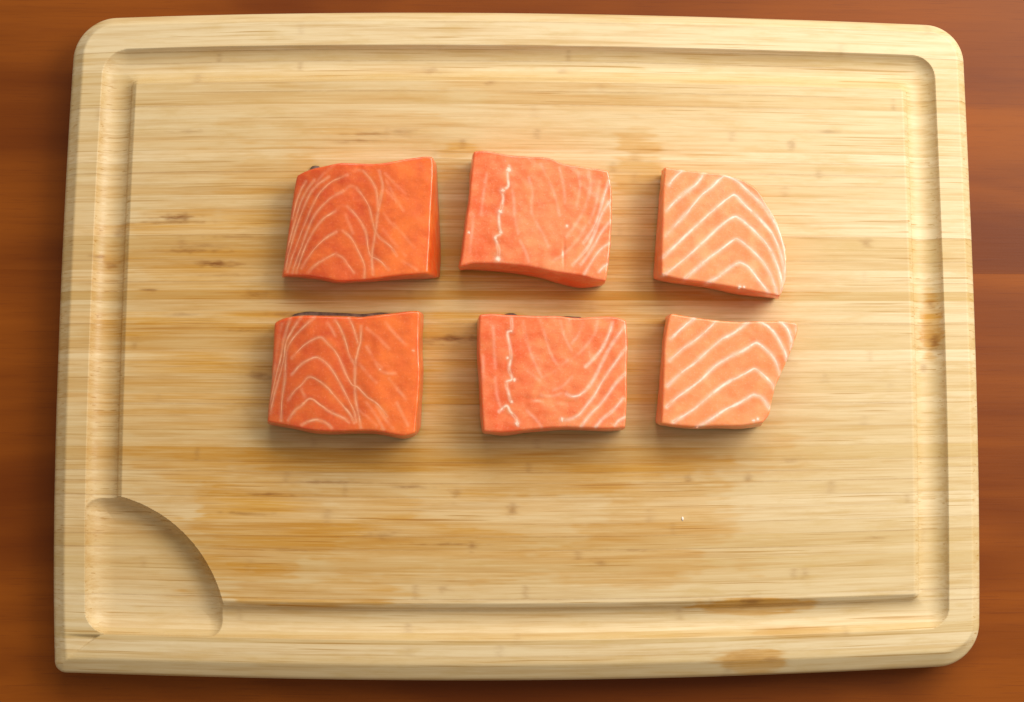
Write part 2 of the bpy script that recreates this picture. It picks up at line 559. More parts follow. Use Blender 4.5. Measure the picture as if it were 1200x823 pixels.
    for r, q, half in pieces:
        if len(q) == 0:
            continue
        V, NN, GG, ST, KN = P, Nf, G, stain.ravel(), knot.ravel()
        if r == 0:  # the vertical side faces
            loops = [[ids[:, 0]], [ids[::-1, -1]], [ids[:, 0], ids[::-1, -1]]][half]
            if k == 0:
                loops.append(ids[0, ::-1])
            if k == NS - 1:
                loops.append(ids[-1, :])
            for lp in loops:
                top = P[lp]
                tg = np.gradient(top[:, :2], axis=0)
                nn = np.stack([tg[:, 1], -tg[:, 0], np.zeros(len(lp))], 1)
                nn /= np.maximum(np.linalg.norm(nn, axis=1, keepdims=True), 1e-9)
                base = len(V); n = len(lp)
                lows = [top, top * [1, 1, 0] + [0, 0, 1.6], (top * [1, 1, 0]) - nn * 1.2]
                V = np.concatenate([V] + lows); NN = np.concatenate([NN, nn, nn, nn])
                GG = np.concatenate([GG] + [G[lp] + [0, 0, dz] for dz in (0, 1, 2)])
                ST = np.concatenate([ST] + [stain.ravel()[lp]] * 3); KN = np.concatenate([KN] + [knot.ravel()[lp]] * 3)
                for row in range(2):
                    a = base + row * n + np.arange(n - 1)
                    q = np.concatenate([q, np.stack([a, a + n, a + n + 1, a + 1], 1)])
        used, invx = np.unique(q, return_inverse=True)
        me = mesh_from('bamboo_strip', V[used] * MM, invx.reshape(-1, 4), NN[used],
                       {'grain': ('FLOAT_VECTOR', GG[used]), 'stain': ('FLOAT', ST[used]), 'knot': ('FLOAT', KN[used])})
        o = link('bamboo_strip', me, M_BAMBOO, region_root[r])
        o.color = col

# ------------------------------------------------------------------ salmon pieces (outlines and muscle seams in mm on the board)
PIECES = {
 'A': {
  'h': 19,
  'top': [(-110.0,77.6),(-106.4,79.3),(-102.4,80.6),(-96.1,81.8),(-88.9,83.2),(-79.9,83.1),(-71.8,82.9),(-66.4,83.4),(-59.1,84.9),(-52.8,85.9),(-48.3,86.5),(-44.2,86.4)],
  'right': [(-44.2,86.4),(-43.7,79.9),(-44.1,68.9),(-44.7,57.8),(-45.2,45.0),(-45.7,37.7),(-46.1,29.1)],
  'bottom': [(-116.6,28.7),(-111.6,28.5),(-106.3,28.2),(-97.3,26.8),(-92.8,25.9),(-88.4,25.2),(-82.1,25.5),(-74.9,25.9),(-66.0,27.2),(-60.6,27.8),(-54.3,28.4),(-46.1,29.1)],
  'left': [(-110.0,77.6),(-111.3,70.3),(-112.5,61.1),(-113.9,50.1),(-115.3,39.2),(-116.6,28.7)],
  'bright': [(-42.2,87.7),(-41.5,72.6),(-40.6,55.7),(-40.1,40.7),(-40.5,30.0)],
  'bbottom': [(-118.4,30.9),(-98.7,28.5),(-89.6,27.3),(-75.8,27.9),(-61.2,28.7),(-48.3,29.1),(-40.5,29.8)],
  'skintop': [(-105.3,84.4),(-103.9,85.3),(-102.3,85.7),(-100.4,85.4),(-99.3,84.6)],
  'w': 1.0,
  'lines': [[(-69.9,79.3),(-68.8,75.1),(-68.1,71.5),(-69.1,65.9),(-70.3,59.5),(-71.1,52.2),(-72.2,44.9),(-73.1,37.6),(-72.6,28.5)],[(-77.6,79.2),(-74.4,75.6),(-72.1,71.9),(-70.9,67.8),(-70.3,61.4)],[(-80.7,70.9),(-77.5,66.4),(-74.8,61.8),(-73.2,55.8),(-72.0,50.8),(-69.7,46.7),(-64.3,42.2),(-61.1,37.6)],[(-85.1,61.7),(-81.5,58.1),(-78.3,53.5),(-76.0,48.5),(-75.1,42.1),(-73.7,37.6),(-69.6,35.3),(-65.1,30.8)],[(-87.3,49.8),(-83.2,46.2),(-80.0,40.3),(-77.7,35.7),(-76.6,32.1),(-76.7,27.1)],[(-90.3,38.4),(-87.1,36.6),(-84.4,33.0),(-81.7,29.4)],[(-85.3,77.3),(-93.3,73.6),(-98.7,68.5),(-102.2,62.1),(-105.7,53.8),(-109.2,44.7),(-112.2,36.5),(-113.9,30.6)],[(-87.0,69.5),(-93.3,65.8),(-98.6,60.7),(-102.1,55.7),(-105.2,48.3),(-107.8,41.0),(-110.4,33.8),(-111.7,30.1)],[(-90.9,59.4),(-96.7,55.7),(-101.2,50.2),(-104.7,43.8),(-107.3,37.4),(-109.7,30.1)],[(-90.4,49.3),(-95.7,46.1),(-100.2,42.0),(-103.7,37.4),(-107.2,32.0)],[(-90.3,38.9),(-95.6,36.1),(-100.1,33.4),(-103.6,30.0)],[(-94.3,76.3),(-99.6,72.6),(-103.2,68.5),(-106.7,61.1),(-109.7,52.9),(-111.9,45.6),(-114.0,37.4),(-115.1,31.9)],[(-101.4,74.9),(-105.4,69.4),(-108.1,63.9),(-110.6,55.6),(-112.8,47.4),(-114.6,40.1)],[(-105.5,74.4),(-108.1,69.8),(-110.3,63.8),(-112.0,56.5)]],
  'faint': [[(-85.3,77.3),(-81.2,79.5),(-77.6,79.2)],[(-87.0,69.5),(-83.9,71.7),(-80.7,70.9)],[(-90.9,59.4),(-88.0,62.0),(-85.1,61.7)],[(-90.4,49.3),(-88.8,50.3),(-87.3,49.8)],[(-66.3,69.6),(-63.5,66.4),(-59.9,62.3)],[(-67.5,58.2),(-65.3,55.0),(-62.1,51.3)],[(-72.3,37.6),(-68.7,34.9),(-64.7,30.8)],[(-67.2,77.9),(-62.7,73.3),(-57.2,67.9)],[(-66.3,74.2),(-62.2,66.0),(-58.1,59.6)],[(-67.9,50.4),(-62.5,44.0),(-57.1,37.7)],[(-62.6,53.2),(-58.0,47.7),(-52.6,41.3)],[(-59.8,35.8),(-55.3,33.1),(-51.6,30.9)],[(-91.6,82.3),(-97.0,77.7),(-100.5,73.1)],[(-86.0,57.6),(-84.1,53.0),(-82.3,48.5)],[(-114.1,44.7),(-115.3,37.4),(-116.0,31.9)]],
  'spine': [],
  'specks': [],
 },
 'B': {
  'h': 21,
  'top': [(-24.2,89.0),(-17.9,89.3),(-8.8,87.6),(2.1,86.7),(12.0,86.1),(19.3,83.4),(30.2,81.7),(41.6,79.9)],
  'right': [(41.6,79.9),(42.9,69.0),(42.7,55.2),(41.9,41.5),(40.8,32.4),(39.6,25.5)],
  'bottom': [(-30.9,32.5),(-28.2,32.9),(-24.2,33.9),(-11.6,33.7),(1.9,32.4),(15.4,29.8),(28.1,28.0),(33.5,26.4),(39.6,25.5)],
  'left': [(-24.2,89.0),(-25.3,77.8),(-26.5,64.0),(-27.8,54.8),(-29.0,44.8),(-29.9,37.5),(-30.9,32.5)],
  'bbottom': [(-29.9,33.8),(-20.2,33.4),(-6.3,32.3),(7.5,30.1),(18.6,27.0),(27.9,25.0),(35.3,25.4),(39.9,26.2)],
  'w': 1.05,
  'lines': [[(41.5,74.6),(39.4,68.1),(37.3,60.7),(35.0,54.3),(32.3,48.8),(29.1,44.2)],[(42.2,65.3),(38.2,58.9),(35.6,52.4),(33.2,46.0),(30.0,40.5),(23.6,33.2)],[(42.1,55.2),(37.7,49.3),(34.0,42.8),(29.5,36.0),(27.6,33.7)],[(41.6,44.2),(37.2,41.0),(33.5,36.0),(29.4,29.1)],[(40.9,34.2),(38.5,32.3),(36.4,30.1)]],
  'faint': [[(37.0,74.5),(36.0,67.1),(34.4,60.7),(31.9,54.3)],[(2.5,76.1),(4.3,68.8),(3.8,59.6),(6.5,53.2),(9.2,48.6),(11.9,42.3)],[(-6.1,73.3),(-4.8,66.0),(-4.3,56.8),(-2.6,48.6)],[(8.4,82.6),(12.0,75.3),(15.6,66.1),(17.4,57.8)],[(17.5,80.8),(19.3,72.6),(20.1,64.3)],[(26.6,79.1),(27.4,71.7),(25.6,62.5)],[(32.0,79.1),(32.4,70.8),(30.1,62.5),(26.4,55.1),(20.9,46.9)],[(-17.9,77.8),(-19.3,68.6),(-20.6,57.6)],[(-1.7,44.9),(1.0,39.5),(2.4,34.9)],[(-24.2,57.6),(-25.1,48.4),(-26.0,39.3)],[(30.0,52.4),(25.5,45.1),(19.1,38.6),(13.7,35.0)]],
  'spine': [[(-7.0,81.6),(-7.8,77.9),(-7.5,71.9),(-10.2,69.6),(-9.9,65.9),(-10.7,61.3),(-11.6,59.5),(-12.0,55.8),(-11.6,51.3),(-11.1,48.5),(-13.8,46.7),(-12.9,43.9),(-12.0,39.4),(-12.7,36.2)]],
  'specks': [(-7.2,80.2,1.8),(-10.2,69.6,1.7),(-11.3,59.3,2.0),(-11.0,49.0,1.3),(-13.7,46.2,1.3),(-12.5,36.2,2.2),(21.0,52.4,1.2),(-26.6,48.9,0.9)],
 },
 'C': {
  'h': 20,
  'top': [(69.1,82.1),(77.8,80.9),(89.7,79.6),(99.7,78.5),(107.9,75.8)],
  'right': [(107.9,75.8),(114.3,71.4),(118.7,64.5),(123.2,56.7),(125.8,49.3),(127.5,42.0),(128.3,35.6),(127.8,28.2),(126.4,22.7),(124.5,18.6)],
  'bottom': [(66.7,28.7),(69.8,28.0),(78.0,26.4),(88.0,25.1),(98.9,23.3),(111.6,21.0),(124.5,18.6)],
  'left': [(69.1,82.1),(68.0,70.2),(67.6,58.2),(67.2,49.0),(66.8,38.0),(66.7,28.7)],
  'bbottom': [(65.0,29.7),(73.3,27.7),(91.9,25.2),(105.9,22.1),(119.8,20.6),(127.8,19.9)],
  'bleft': [(70.4,84.1),(68.4,69.4),(67.1,55.2),(65.9,41.1),(65.0,30.1)],
  'w': 1.5,
  'lines': [[(77.9,80.6),(74.1,77.2),(71.1,73.2)],[(88.5,79.3),(84.1,73.5),(77.6,68.4),(73.0,64.2),(69.8,60.5)],[(69.2,48.1),(74.7,54.1),(80.2,60.1),(85.8,67.1),(92.3,72.7),(96.8,76.9),(98.8,77.6),(104.3,75.3),(109.7,70.5),(114.2,66.3),(118.7,61.3),(123.1,53.5),(126.4,44.7),(127.4,37.4)],[(67.7,37.5),(75.5,44.9),(82.9,51.9),(89.3,57.9),(95.8,63.5),(101.4,67.8),(103.7,68.1),(107.7,63.8),(113.1,58.9),(117.6,53.9),(121.2,49.3),(124.7,41.1),(126.6,33.7),(127.0,25.5)],[(67.6,28.4),(75.4,34.4),(81.8,39.9),(88.3,45.9),(95.7,52.9),(101.7,57.2),(104.2,57.5),(108.5,54.3),(113.9,49.3),(119.3,42.9),(122.8,35.5),(125.2,27.3),(125.5,20.9)],[(78.4,27.3),(83.5,31.7),(90.0,37.2),(96.4,41.8),(102.0,46.0),(104.2,46.5),(108.3,43.7),(113.7,38.7),(118.2,32.8),(121.5,25.4),(122.9,20.0)],[(88.9,24.8),(94.4,28.1),(99.0,31.6),(103.8,34.7),(106.3,34.7),(109.9,32.3),(114.4,26.3),(118.9,20.4)]],
  'faint': [],
  'spine': [],
  'specks': [(104.8,23.1,1.3),(106.9,23.1,1.1)],
 },
 'D': {
  'h': 20,
  'top': [(-119.8,5.5),(-116.2,7.1),(-112.7,7.9),(-105.6,8.5),(-94.0,8.2),(-84.2,7.9),(-78.8,7.7),(-71.7,8.4),(-62.8,9.5),(-54.7,10.5),(-50.1,10.5)],
  'right': [(-50.1,10.5),(-50.2,-5.8),(-49.7,-19.2),(-50.5,-32.7),(-51.4,-41.6),(-51.8,-47.8)],
  'bottom': [(-122.8,-42.1),(-117.3,-43.2),(-111.1,-44.5),(-102.3,-46.3),(-93.4,-47.1),(-81.9,-46.9),(-76.6,-46.7),(-69.5,-47.1),(-62.4,-48.5),(-57.1,-49.2),(-51.8,-47.8)],
  'left': [(-119.8,5.5),(-120.1,-1.5),(-120.4,-10.4),(-121.1,-23.9),(-122.3,-36.3),(-122.8,-42.1)],
  'bright': [(-48.3,12.8),(-48.9,-3.7),(-48.3,-17.5),(-49.0,-31.2),(-49.4,-44.9)],
  'skintop': [(-113.2,10.2),(-111.8,11.4),(-105.5,12.7),(-98.2,12.5),(-87.2,12.1),(-78.1,11.7),(-70.7,12.4),(-64.3,12.2),(-57.9,11.6)],
  'w': 1.05,
  'lines': [[(-77.9,3.2),(-78.3,-4.0),(-79.6,-9.4),(-80.6,-14.8),(-80.8,-23.8),(-80.3,-31.8),(-78.9,-38.9),(-77.7,-45.2)],[(-83.7,7.2),(-81.9,3.1),(-80.4,-1.4),(-79.4,-4.9)],[(-90.4,6.3),(-87.7,1.8),(-85.4,-4.1),(-83.6,-10.3),(-81.1,-14.8)],[(-111.1,-11.8),(-106.3,-6.8),(-101.9,-3.7),(-97.4,-2.0),(-93.9,-5.0),(-89.8,-9.5),(-87.1,-14.8),(-84.8,-20.2),(-82.1,-24.7),(-79.4,-26.0),(-75.0,-30.5),(-69.6,-34.5),(-65.3,-40.0)],[(-111.0,-19.8),(-107.5,-15.8),(-103.5,-13.1),(-98.9,-11.7),(-93.7,-15.3),(-90.1,-20.2),(-87.0,-25.6),(-83.8,-31.8),(-80.9,-37.6),(-80.0,-42.5)],[(-112.6,-31.9),(-109.6,-27.8),(-106.1,-24.7),(-102.6,-21.1),(-97.2,-23.4),(-92.7,-27.4),(-87.4,-33.6),(-82.9,-38.9),(-80.9,-42.9)],[(-112.5,-41.6),(-109.4,-37.2),(-105.9,-34.5),(-102.0,-31.4),(-97.1,-34.5),(-92.6,-37.6),(-86.4,-40.5),(-83.3,-42.7)],[(-105.8,-43.9),(-103.2,-42.5),(-98.8,-41.5),(-94.3,-43.0),(-91.5,-45.4)],[(-100.2,7.8),(-105.5,3.1),(-109.9,-1.4),(-112.9,-5.9),(-113.9,-10.4),(-114.2,-14.9),(-114.5,-22.9),(-115.7,-31.9),(-116.0,-41.6)],[(-106.9,7.8),(-111.3,1.2),(-113.9,-4.2),(-115.1,-12.2),(-116.8,-19.4),(-119.3,-28.3),(-121.4,-38.1)],[(-112.0,7.4),(-113.5,3.0),(-115.2,-3.3),(-116.4,-10.4),(-118.5,-19.4),(-120.6,-28.3),(-121.7,-35.4)]],
  'faint': [[(-116.2,4.8),(-117.9,-3.3),(-119.1,-13.1),(-121.1,-23.9)],[(-106.5,-26.9),(-103.5,-32.3)],[(-75.2,2.3),(-69.8,-2.2),(-64.5,-7.6)],[(-78.6,-14.8),(-75.1,-19.3),(-70.6,-23.8)],[(-70.6,-14.8),(-68.8,-17.7),(-65.3,-19.4),(-61.7,-19.4)],[(-78.5,-37.2),(-74.0,-40.7),(-70.4,-44.3)],[(-70.5,-34.5),(-67.8,-38.9),(-62.4,-46.0)],[(-66.3,5.0),(-61.8,-0.4),(-56.4,-5.8)],[(-64.4,-22.0),(-60.8,-26.4),(-56.3,-31.8)],[(-75.2,-6.7),(-71.5,-13.0),(-68.0,-16.6)],[(-60.7,-33.6),(-58.0,-38.9),(-55.3,-44.3)],[(-74.9,-33.6),(-70.5,-39.8),(-66.9,-46.0)],[(-94.0,4.9),(-92.2,2.2),(-90.3,-1.4)]],
  'spine': [],
  'specks': [(-52.9,-8.5,1.0),(-68.8,-17.5,0.9)],
 },
 'E': {
  'h': 20,
  'top': [(-21.4,9.2),(-14.7,9.7),(-7.5,9.2),(6.0,8.7),(15.9,8.7),(24.9,7.8),(34.0,8.3),(43.0,8.4),(49.5,6.7)],
  'right': [(49.5,6.7),(50.1,-5.5),(49.5,-19.0),(49.4,-32.5),(48.6,-45.1)],
  'bottom': [(-19.3,-47.1),(-9.3,-47.4),(1.4,-46.4),(10.3,-45.5),(19.3,-45.1),(28.2,-45.4),(39.9,-45.8),(48.6,-45.1)],
  'left': [(-21.4,9.2),(-21.7,-5.7),(-20.9,-19.2),(-20.0,-37.1),(-19.3,-47.1)],
  'bbottom': [(-18.7,-46.9),(-8.7,-48.3),(2.3,-46.4),(11.5,-45.8),(20.6,-45.2),(29.8,-45.5),(41.7,-45.8),(50.0,-44.7)],
  'skintop': [(-9.5,11.2),(-7.2,12.2),(-3.5,12.3),(-0.8,11.1),(17.2,10.9),(24.6,10.8),(30.1,10.5)],
  'w': 1.15,
  'lines': [[(42.8,5.4),(41.1,-0.1),(37.5,-7.3),(32.9,-12.8),(29.7,-15.9)],[(48.8,4.0),(44.7,-1.9),(41.1,-7.3),(37.4,-14.5),(33.7,-21.8),(30.1,-26.7),(27.0,-29.4),(23.4,-30.3),(20.4,-29.0)],[(49.4,-6.6),(45.5,-11.8),(41.0,-18.1),(37.3,-23.6),(33.7,-29.8),(30.1,-34.3),(26.5,-38.8),(22.4,-41.1),(17.5,-41.5)],[(48.9,-19.0),(44.5,-23.5),(40.0,-29.8),(36.4,-34.3),(31.8,-38.8),(27.3,-44.6)],[(47.6,-31.2),(42.6,-37.0),(38.1,-40.6),(34.3,-44.9)],[(48.4,-40.1),(45.4,-41.9),(43.5,-44.0)]],
  'faint': [[(-19.6,-11.1),(-19.3,-22.8)],[(0.6,-17.3),(4.1,-20.0),(7.7,-22.7)],[(9.5,-20.9),(15.8,-17.3),(21.2,-12.8)],[(8.6,-29.9),(14.0,-29.9),(19.3,-28.5)],[(-0.3,5.2),(1.5,-3.8),(4.2,-11.9),(8.6,-20.9)],[(7.8,6.1),(10.5,-2.0),(13.1,-10.1),(17.6,-17.3)],[(17.7,6.2),(19.5,-1.1),(23.0,-8.3)],[(35.7,6.2),(33.9,-0.1),(29.4,-6.4),(23.0,-12.8)],[(28.5,5.3),(26.7,-0.1),(23.1,-4.7)],[(-14.7,3.4),(-14.2,-6.6),(-13.8,-16.5)],[(-13.8,-21.0),(-12.9,-29.9),(-11.1,-35.3)],[(1.4,-37.1),(5.9,-41.5),(8.5,-45.1)],[(23.0,-20.9),(18.5,-25.4),(14.0,-27.2)]],
  'spine': [[(-5.9,7.2),(-5.9,2.0),(-7.9,0.2),(-7.0,-4.7),(-6.2,-11.0),(-7.1,-17.3),(-5.7,-21.8),(-8.4,-23.6),(-7.5,-28.1),(-6.5,-32.4)],[(-12.0,-37.5),(-8.4,-34.8),(-6.6,-37.5),(-4.0,-40.6),(-2.9,-44.2)]],
  'specks': [(-6.1,1.4,1.2),(-7.8,-11.8,1.1),(-4.6,-22.3,1.3),(-5.9,-32.8,1.1),(-3.3,-42.9,1.6),(18.2,-41.3,1.5)],
 },
 'F': {
  'h': 19,
  'top': [(70.2,8.3),(71.7,10.1),(76.1,9.4),(82.4,8.4),(93.3,7.0),(104.2,6.3),(116.1,6.6),(126.1,6.7),(132.9,5.8)],
  'right': [(132.9,5.8),(133.1,2.1),(131.2,-3.8),(128.0,-11.5),(124.7,-18.8),(121.4,-26.0),(119.6,-33.2),(118.4,-38.7),(115.2,-42.7)],
  'bottom': [(66.0,-43.2),(72.7,-44.1),(81.7,-44.8),(92.6,-44.3),(105.2,-44.2),(115.2,-42.7)],
  'left': [(70.2,8.3),(68.5,-0.8),(67.7,-9.9),(67.1,-23.4),(66.5,-35.1),(66.0,-43.2)],
  'bbottom': [(65.3,-42.3),(75.3,-43.9),(84.5,-44.7),(95.5,-44.5),(108.5,-44.5),(117.8,-43.0)],
  'bleft': [(71.7,10.1),(69.8,-0.6),(68.2,-15.4),(66.7,-30.1),(65.3,-41.2)],
  'w': 1.5,
  'lines': [[(82.4,7.6),(76.9,3.3),(71.2,-2.1)],[(93.3,6.6),(88.7,2.0),(83.2,-2.6),(76.8,-7.1),(70.4,-12.6)],[(108.8,6.0),(102.3,1.1),(95.0,-3.0),(88.6,-8.4),(82.1,-14.3),(75.7,-18.9),(69.2,-25.0)],[(68.8,-35.1),(73.8,-30.6),(80.2,-26.1),(86.6,-21.1),(92.1,-15.7),(99.4,-11.1),(106.7,-7.5),(111.8,-4.3),(113.9,-4.5),(117.6,-7.5),(121.6,-12.4),(124.0,-19.2)],[(71.8,-42.3),(80.9,-36.9),(86.4,-32.4),(91.9,-27.9),(98.3,-23.3),(105.6,-19.7),(110.4,-17.0),(112.5,-16.8),(116.0,-19.7),(119.2,-22.9),(121.1,-26.0)],[(83.1,-45.2),(90.8,-40.5),(96.3,-36.9),(103.6,-33.3),(110.0,-29.6),(112.0,-29.4),(114.9,-30.5),(118.5,-35.5)],[(114.7,6.2),(118.7,3.9),(121.9,0.3),(124.5,-4.3),(126.7,-8.8),(127.5,-12.4)],[(124.7,6.5),(127.8,3.0),(129.6,-1.5),(129.9,-7.0)]],
  'faint': [[(131.4,5.6),(132.2,1.7)]],
  'spine': [],
  'specks': [(110.7,-41.6,1.2),(112.7,-40.9,1.3)],
 },
}
LOOK = {   # deep flesh, bright flesh, fat
    'A': ((0.64, 0.080, 0.009), (0.86, 0.190, 0.026), (0.90, 0.48, 0.27)),
    'D': ((0.66, 0.090, 0.011), (0.86, 0.190, 0.026), (0.90, 0.50, 0.29)),
    'B': ((0.80, 0.145, 0.034), (0.90, 0.320, 0.125), (0.92, 0.72, 0.56)),
    'E': ((0.80, 0.135, 0.030), (0.90, 0.300, 0.110), (0.92, 0.72, 0.56)),
    'C': ((0.83, 0.235, 0.074), (0.89, 0.370, 0.150), (0.93, 0.74, 0.60)),
    'F': ((0.83, 0.230, 0.068), (0.89, 0.360, 0.140), (0.93, 0.74, 0.60)),
}
LABEL = {
    'A': 'deep orange salmon piece with fanned white lines, no dark skin along its back',
    'B': 'coral salmon piece with a broken white seam line and a curved red front cut',
    'C': 'pale salmon piece with a rounded side and nested white chevron stripes',
    'D': 'deep orange salmon piece with dark skin showing along its straight back edge',
    'E': 'squarish coral salmon piece with a thin zigzag white seam line and straight front cut',
    'F': 'pale salmon piece with white stripes, tapering from a pointed corner down a slanting side',
}


def smooth_line(pts, step):
    """Catmull-Rom through pts, resampled every `step` mm"""
    p = np.array(pts, float)
    if len(p) < 3:
        q = p
    else:
        e = np.vstack([2 * p[0] - p[1], p, 2 * p[-1] - p[-2]])
        out = []
        for i in range(1, len(e) - 2):
            t = np.linspace(0, 1, 14)[:-1, None]
            a, b, c, d = e[i - 1], e[i], e[i + 1], e[i + 2]
            out.append(0.5 * (2 * b + (c - a) * t + (2 * a - 5 * b + 4 * c - d) * t ** 2 + (3 * b - a - 3 * c + d) * t ** 3))
        q = np.vstack(out + [p[-1:]])
    L = np.concatenate([[0], np.cumsum(np.linalg.norm(np.diff(q, axis=0), axis=1))])
    n = max(3, int(round(L[-1] / step)) + 1)
    x = np.linspace(0, L[-1], n)
    return np.stack([np.interp(x, L, q[:, 0]), np.interp(x, L, q[:, 1])], 1)


def resample(q, n):
    L = np.concatenate([[0], np.cumsum(np.linalg.norm(np.diff(q, axis=0), axis=1))])
    x = np.linspace(0, L[-1], n)
    return np.stack([np.interp(x, L, q[:, 0]), np.interp(x, L, q[:, 1])], 1)


def dist_to(X, Y, line):
    """distance from the points to a polyline, in blocks"""
    P = np.stack([X.ravel(), Y.ravel()], 1)
    out = np.empty(len(P))
    for i in range(0, len(P), 4000):
        d = P[i:i + 4000, None, :] - line[None]
        out[i:i + 4000] = np.sqrt((d * d).sum(-1).min(1))
    return out.reshape(X.shape)


GROUP = 'salmon pieces on the cutting board'
for pi, (key, q) in enumerate(PIECES.items()):
    deep, bright, fatc = LOOK[key]
    mat = mat_flesh('salmon_flesh_' + key.lower(), deep, bright, fatc)
    mat_fat = mat_flesh('salmon_fat_' + key.lower(), deep, bright, fatc, 0.0)
    nU, nV = 190, 150
    sides = {}
    for s, n in (('top', nU), ('bottom', nU), ('left', nV), ('right', nV)):
        sides[s] = resample(smooth_line(q[s], 0.4), n)
    # close the corners
    for a, ia, b, ib in (('top', 0, 'left', 0), ('top', -1, 'right', 0), ('bottom', 0, 'left', -1), ('bottom', -1, 'right', -1)):
        m = (sides[a][ia] + sides[b][ib]) / 2
        sides[a][ia] = m; sides[b][ib] = m
    ring = np.vstack([sides['top'][:-1], sides['right'][:-1], sides['bottom'][::-1][:-1], sides['left'][::-1][:-1]])
    sm = ring.copy()
    for _ in range(6):
        sm = 0.5 * sm + 0.25 * (np.roll(sm, 1, 0) + np.roll(sm, -1, 0))
    c0 = ring.mean(0)
    # side id of each ring point
    sid = np.array(['t'] * (nU - 1) + ['r'] * (nV - 1) + ['b'] * (nU - 1) + ['l'] * (nV - 1))
    T, B, L, R = (sides[s] for s in ('top', 'bottom', 'left', 'right'))
    # the same rounded ring feeds the top face
    T = np.vstack([sm[:nU - 1], sm[nU - 1:nU]])
    R = np.vstack([sm[nU - 1:nU + nV - 2], sm[nU + nV - 2:nU + nV - 1]])
    B = np.vstack([sm[nU + nV - 2:2 * nU + nV - 3], sm[2 * nU + nV - 3:2 * nU + nV - 2]])[::-1]
    L = np.vstack([sm[2 * nU + nV - 3:], sm[:1]])[::-1]
    u = np.linspace(0, 1, nU)[None, :, None]; v = np.linspace(0, 1, nV)[:, None, None]
    # crowd the rows towards the rounded edges
    G = (1 - v) * T[None] + v * B[None] + (1 - u) * L[:, None] + u * R[:, None] - ((1 - u) * (1 - v) * T[0] + u * (1 - v) * T[-1] + (1 - u) * v * B[0] + u * v * B[-1])
    X, Y = G[..., 0], G[..., 1]
    xmin, xmax = X.min(), X.max()
    lines = [smooth_line(l, 0.45) for l in q['lines']]
    faint = [smooth_line(l, 0.45) for l in q['faint']]
    spine = [smooth_line(l, 0.45) for l in q['spine']]
    H = q['h']
    na, nb_ = SoftNoise(20 + pi), SoftNoise(40 + pi)
    rough_amp = {'A': .25, 'B': .34, 'C': .18, 'D': .30, 'E': .36, 'F': .18}[key]
    crease = None
    if key == 'B':
        crease = (np.array([(-9.3 + 0, 0)]), 0)

    def top_z(x, y, d_edge, d_line):
        z = 20.0 + H + rough_amp * na(x * 0.11, y * 0.11) + 0.45 * rough_amp * nb_(x * 0.3, y * 0.3)
        if key in 'AD':      # the flank that thins towards the belly side, and the plump loin half
            f = np.clip((x - xmin) / (xmax - xmin), 0, 1)
            z = z - 6.5 * np.clip(1 - f / 0.42, 0, 1) ** 2 + 0.9 * sstep(0.5, 0.75, f)
        if key == 'E':       # torn dimple in the middle
            z = z - 0.45 * np.exp(-(((x - 5.5) / 5.0) ** 2 + ((y + 31.5) / 1.3) ** 2)) - 0.25 * np.exp(-(((x - 19.0) / 3.5) ** 2 + ((y + 33.0) / 1.2) ** 2))
        if key == 'B':       # a short split running to the front cut
            z = z - 0.35 * np.exp(-(((x - 19.5) / 0.7) ** 2 + ((y - 38.8) / 6.0) ** 2))
        z = z - 0.05 * np.exp(-(d_line / 0.8) ** 2)
        r = 1.05
        dd = np.clip(d_edge, 0, r)
        return z - (r - np.sqrt(np.maximum(r * r - (r - dd) ** 2, 0)))

    dE = dist_to(X, Y, sm)
    dE[0, :] = dE[-1, :] = 0; dE[:, 0] = dE[:, -1] = 0
    dL = np.full_like(X, 99.0); halo = np.zeros_like(X)
    for i, l in enumerate(lines):
        d = dist_to(X, Y, l); dL = np.minimum(dL, d)
        halo = np.maximum(halo, (0.42 if key in 'AD' else 0.58) * np.exp(-(d / (0.75 * q['w'])) ** 2) * np.clip(0.85 + 0.4 * nb_(X * .12 + i, Y * .12), 0, 1.1))
    for l in faint:
        d = dist_to(X, Y, l)
        halo = np.maximum(halo, (0.34 if key == 'D' else 0.24) * np.exp(-(d / 0.8) ** 2) * np.clip(0.8 + 0.6 * nb_(X * .25, Y * .25), 0, 1))
    for l in spine:
        d = dist_to(X, Y, l)
        halo = np.maximum(halo, 0.55 * np.exp(-(d / 0.75) ** 2))
    for sx, sy, sr in q['specks']:
        d = np.hypot(X - sx, Y - sy)
        halo = np.maximum(halo, 0.50 * np.exp(-(d / (0.80 * sr)) ** 2))
    Z = top_z(X, Y, dE, dL)
    fx = (X - xmin) / (xmax - xmin)
    if key in 'AD':
        tone = 0.30 + 0.50 * sstep(0.50, 0.80, fx)
    elif key in 'BE':
        tone = 0.30 + 0.35 * sstep(0.15, 0.6, fx)
    else:
        tone = np.full_like(X, 0.55)
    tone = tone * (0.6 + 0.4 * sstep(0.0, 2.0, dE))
    nz = nV * nU
    V = [np.stack([X.ravel(), Y.ravel(), Z.ravel()], 1)]
    A_f = [halo.ravel()]; A_t = [tone.ravel()]
    ids = np.arange(nz).reshape(nV, nU)
    quads = [np.stack([ids[:-1, :-1], ids[1:, :-1], ids[1:, 1:], ids[:-1, 1:]], -1).reshape(-1, 4)]
    ringid = np.concatenate([ids[0, :-1], ids[:-1, -1], ids[-1, ::-1][:-1], ids[::-1, 0][:-1]])
    nR = len(ringid)
    # base outline: where a cut side shows it was measured, elsewhere it stands plumb
    tg = np.roll(sm, -1, 0) - np.roll(sm, 1, 0)
    nrm = np.stack([-tg[:, 1], tg[:, 0]], 1); nrm /= np.linalg.norm(nrm, axis=1, keepdims=True)
    if ((sm + nrm - c0) ** 2).sum() < ((sm - nrm - c0) ** 2).sum():
        nrm = -nrm
    base = sm + 0.3 * nrm
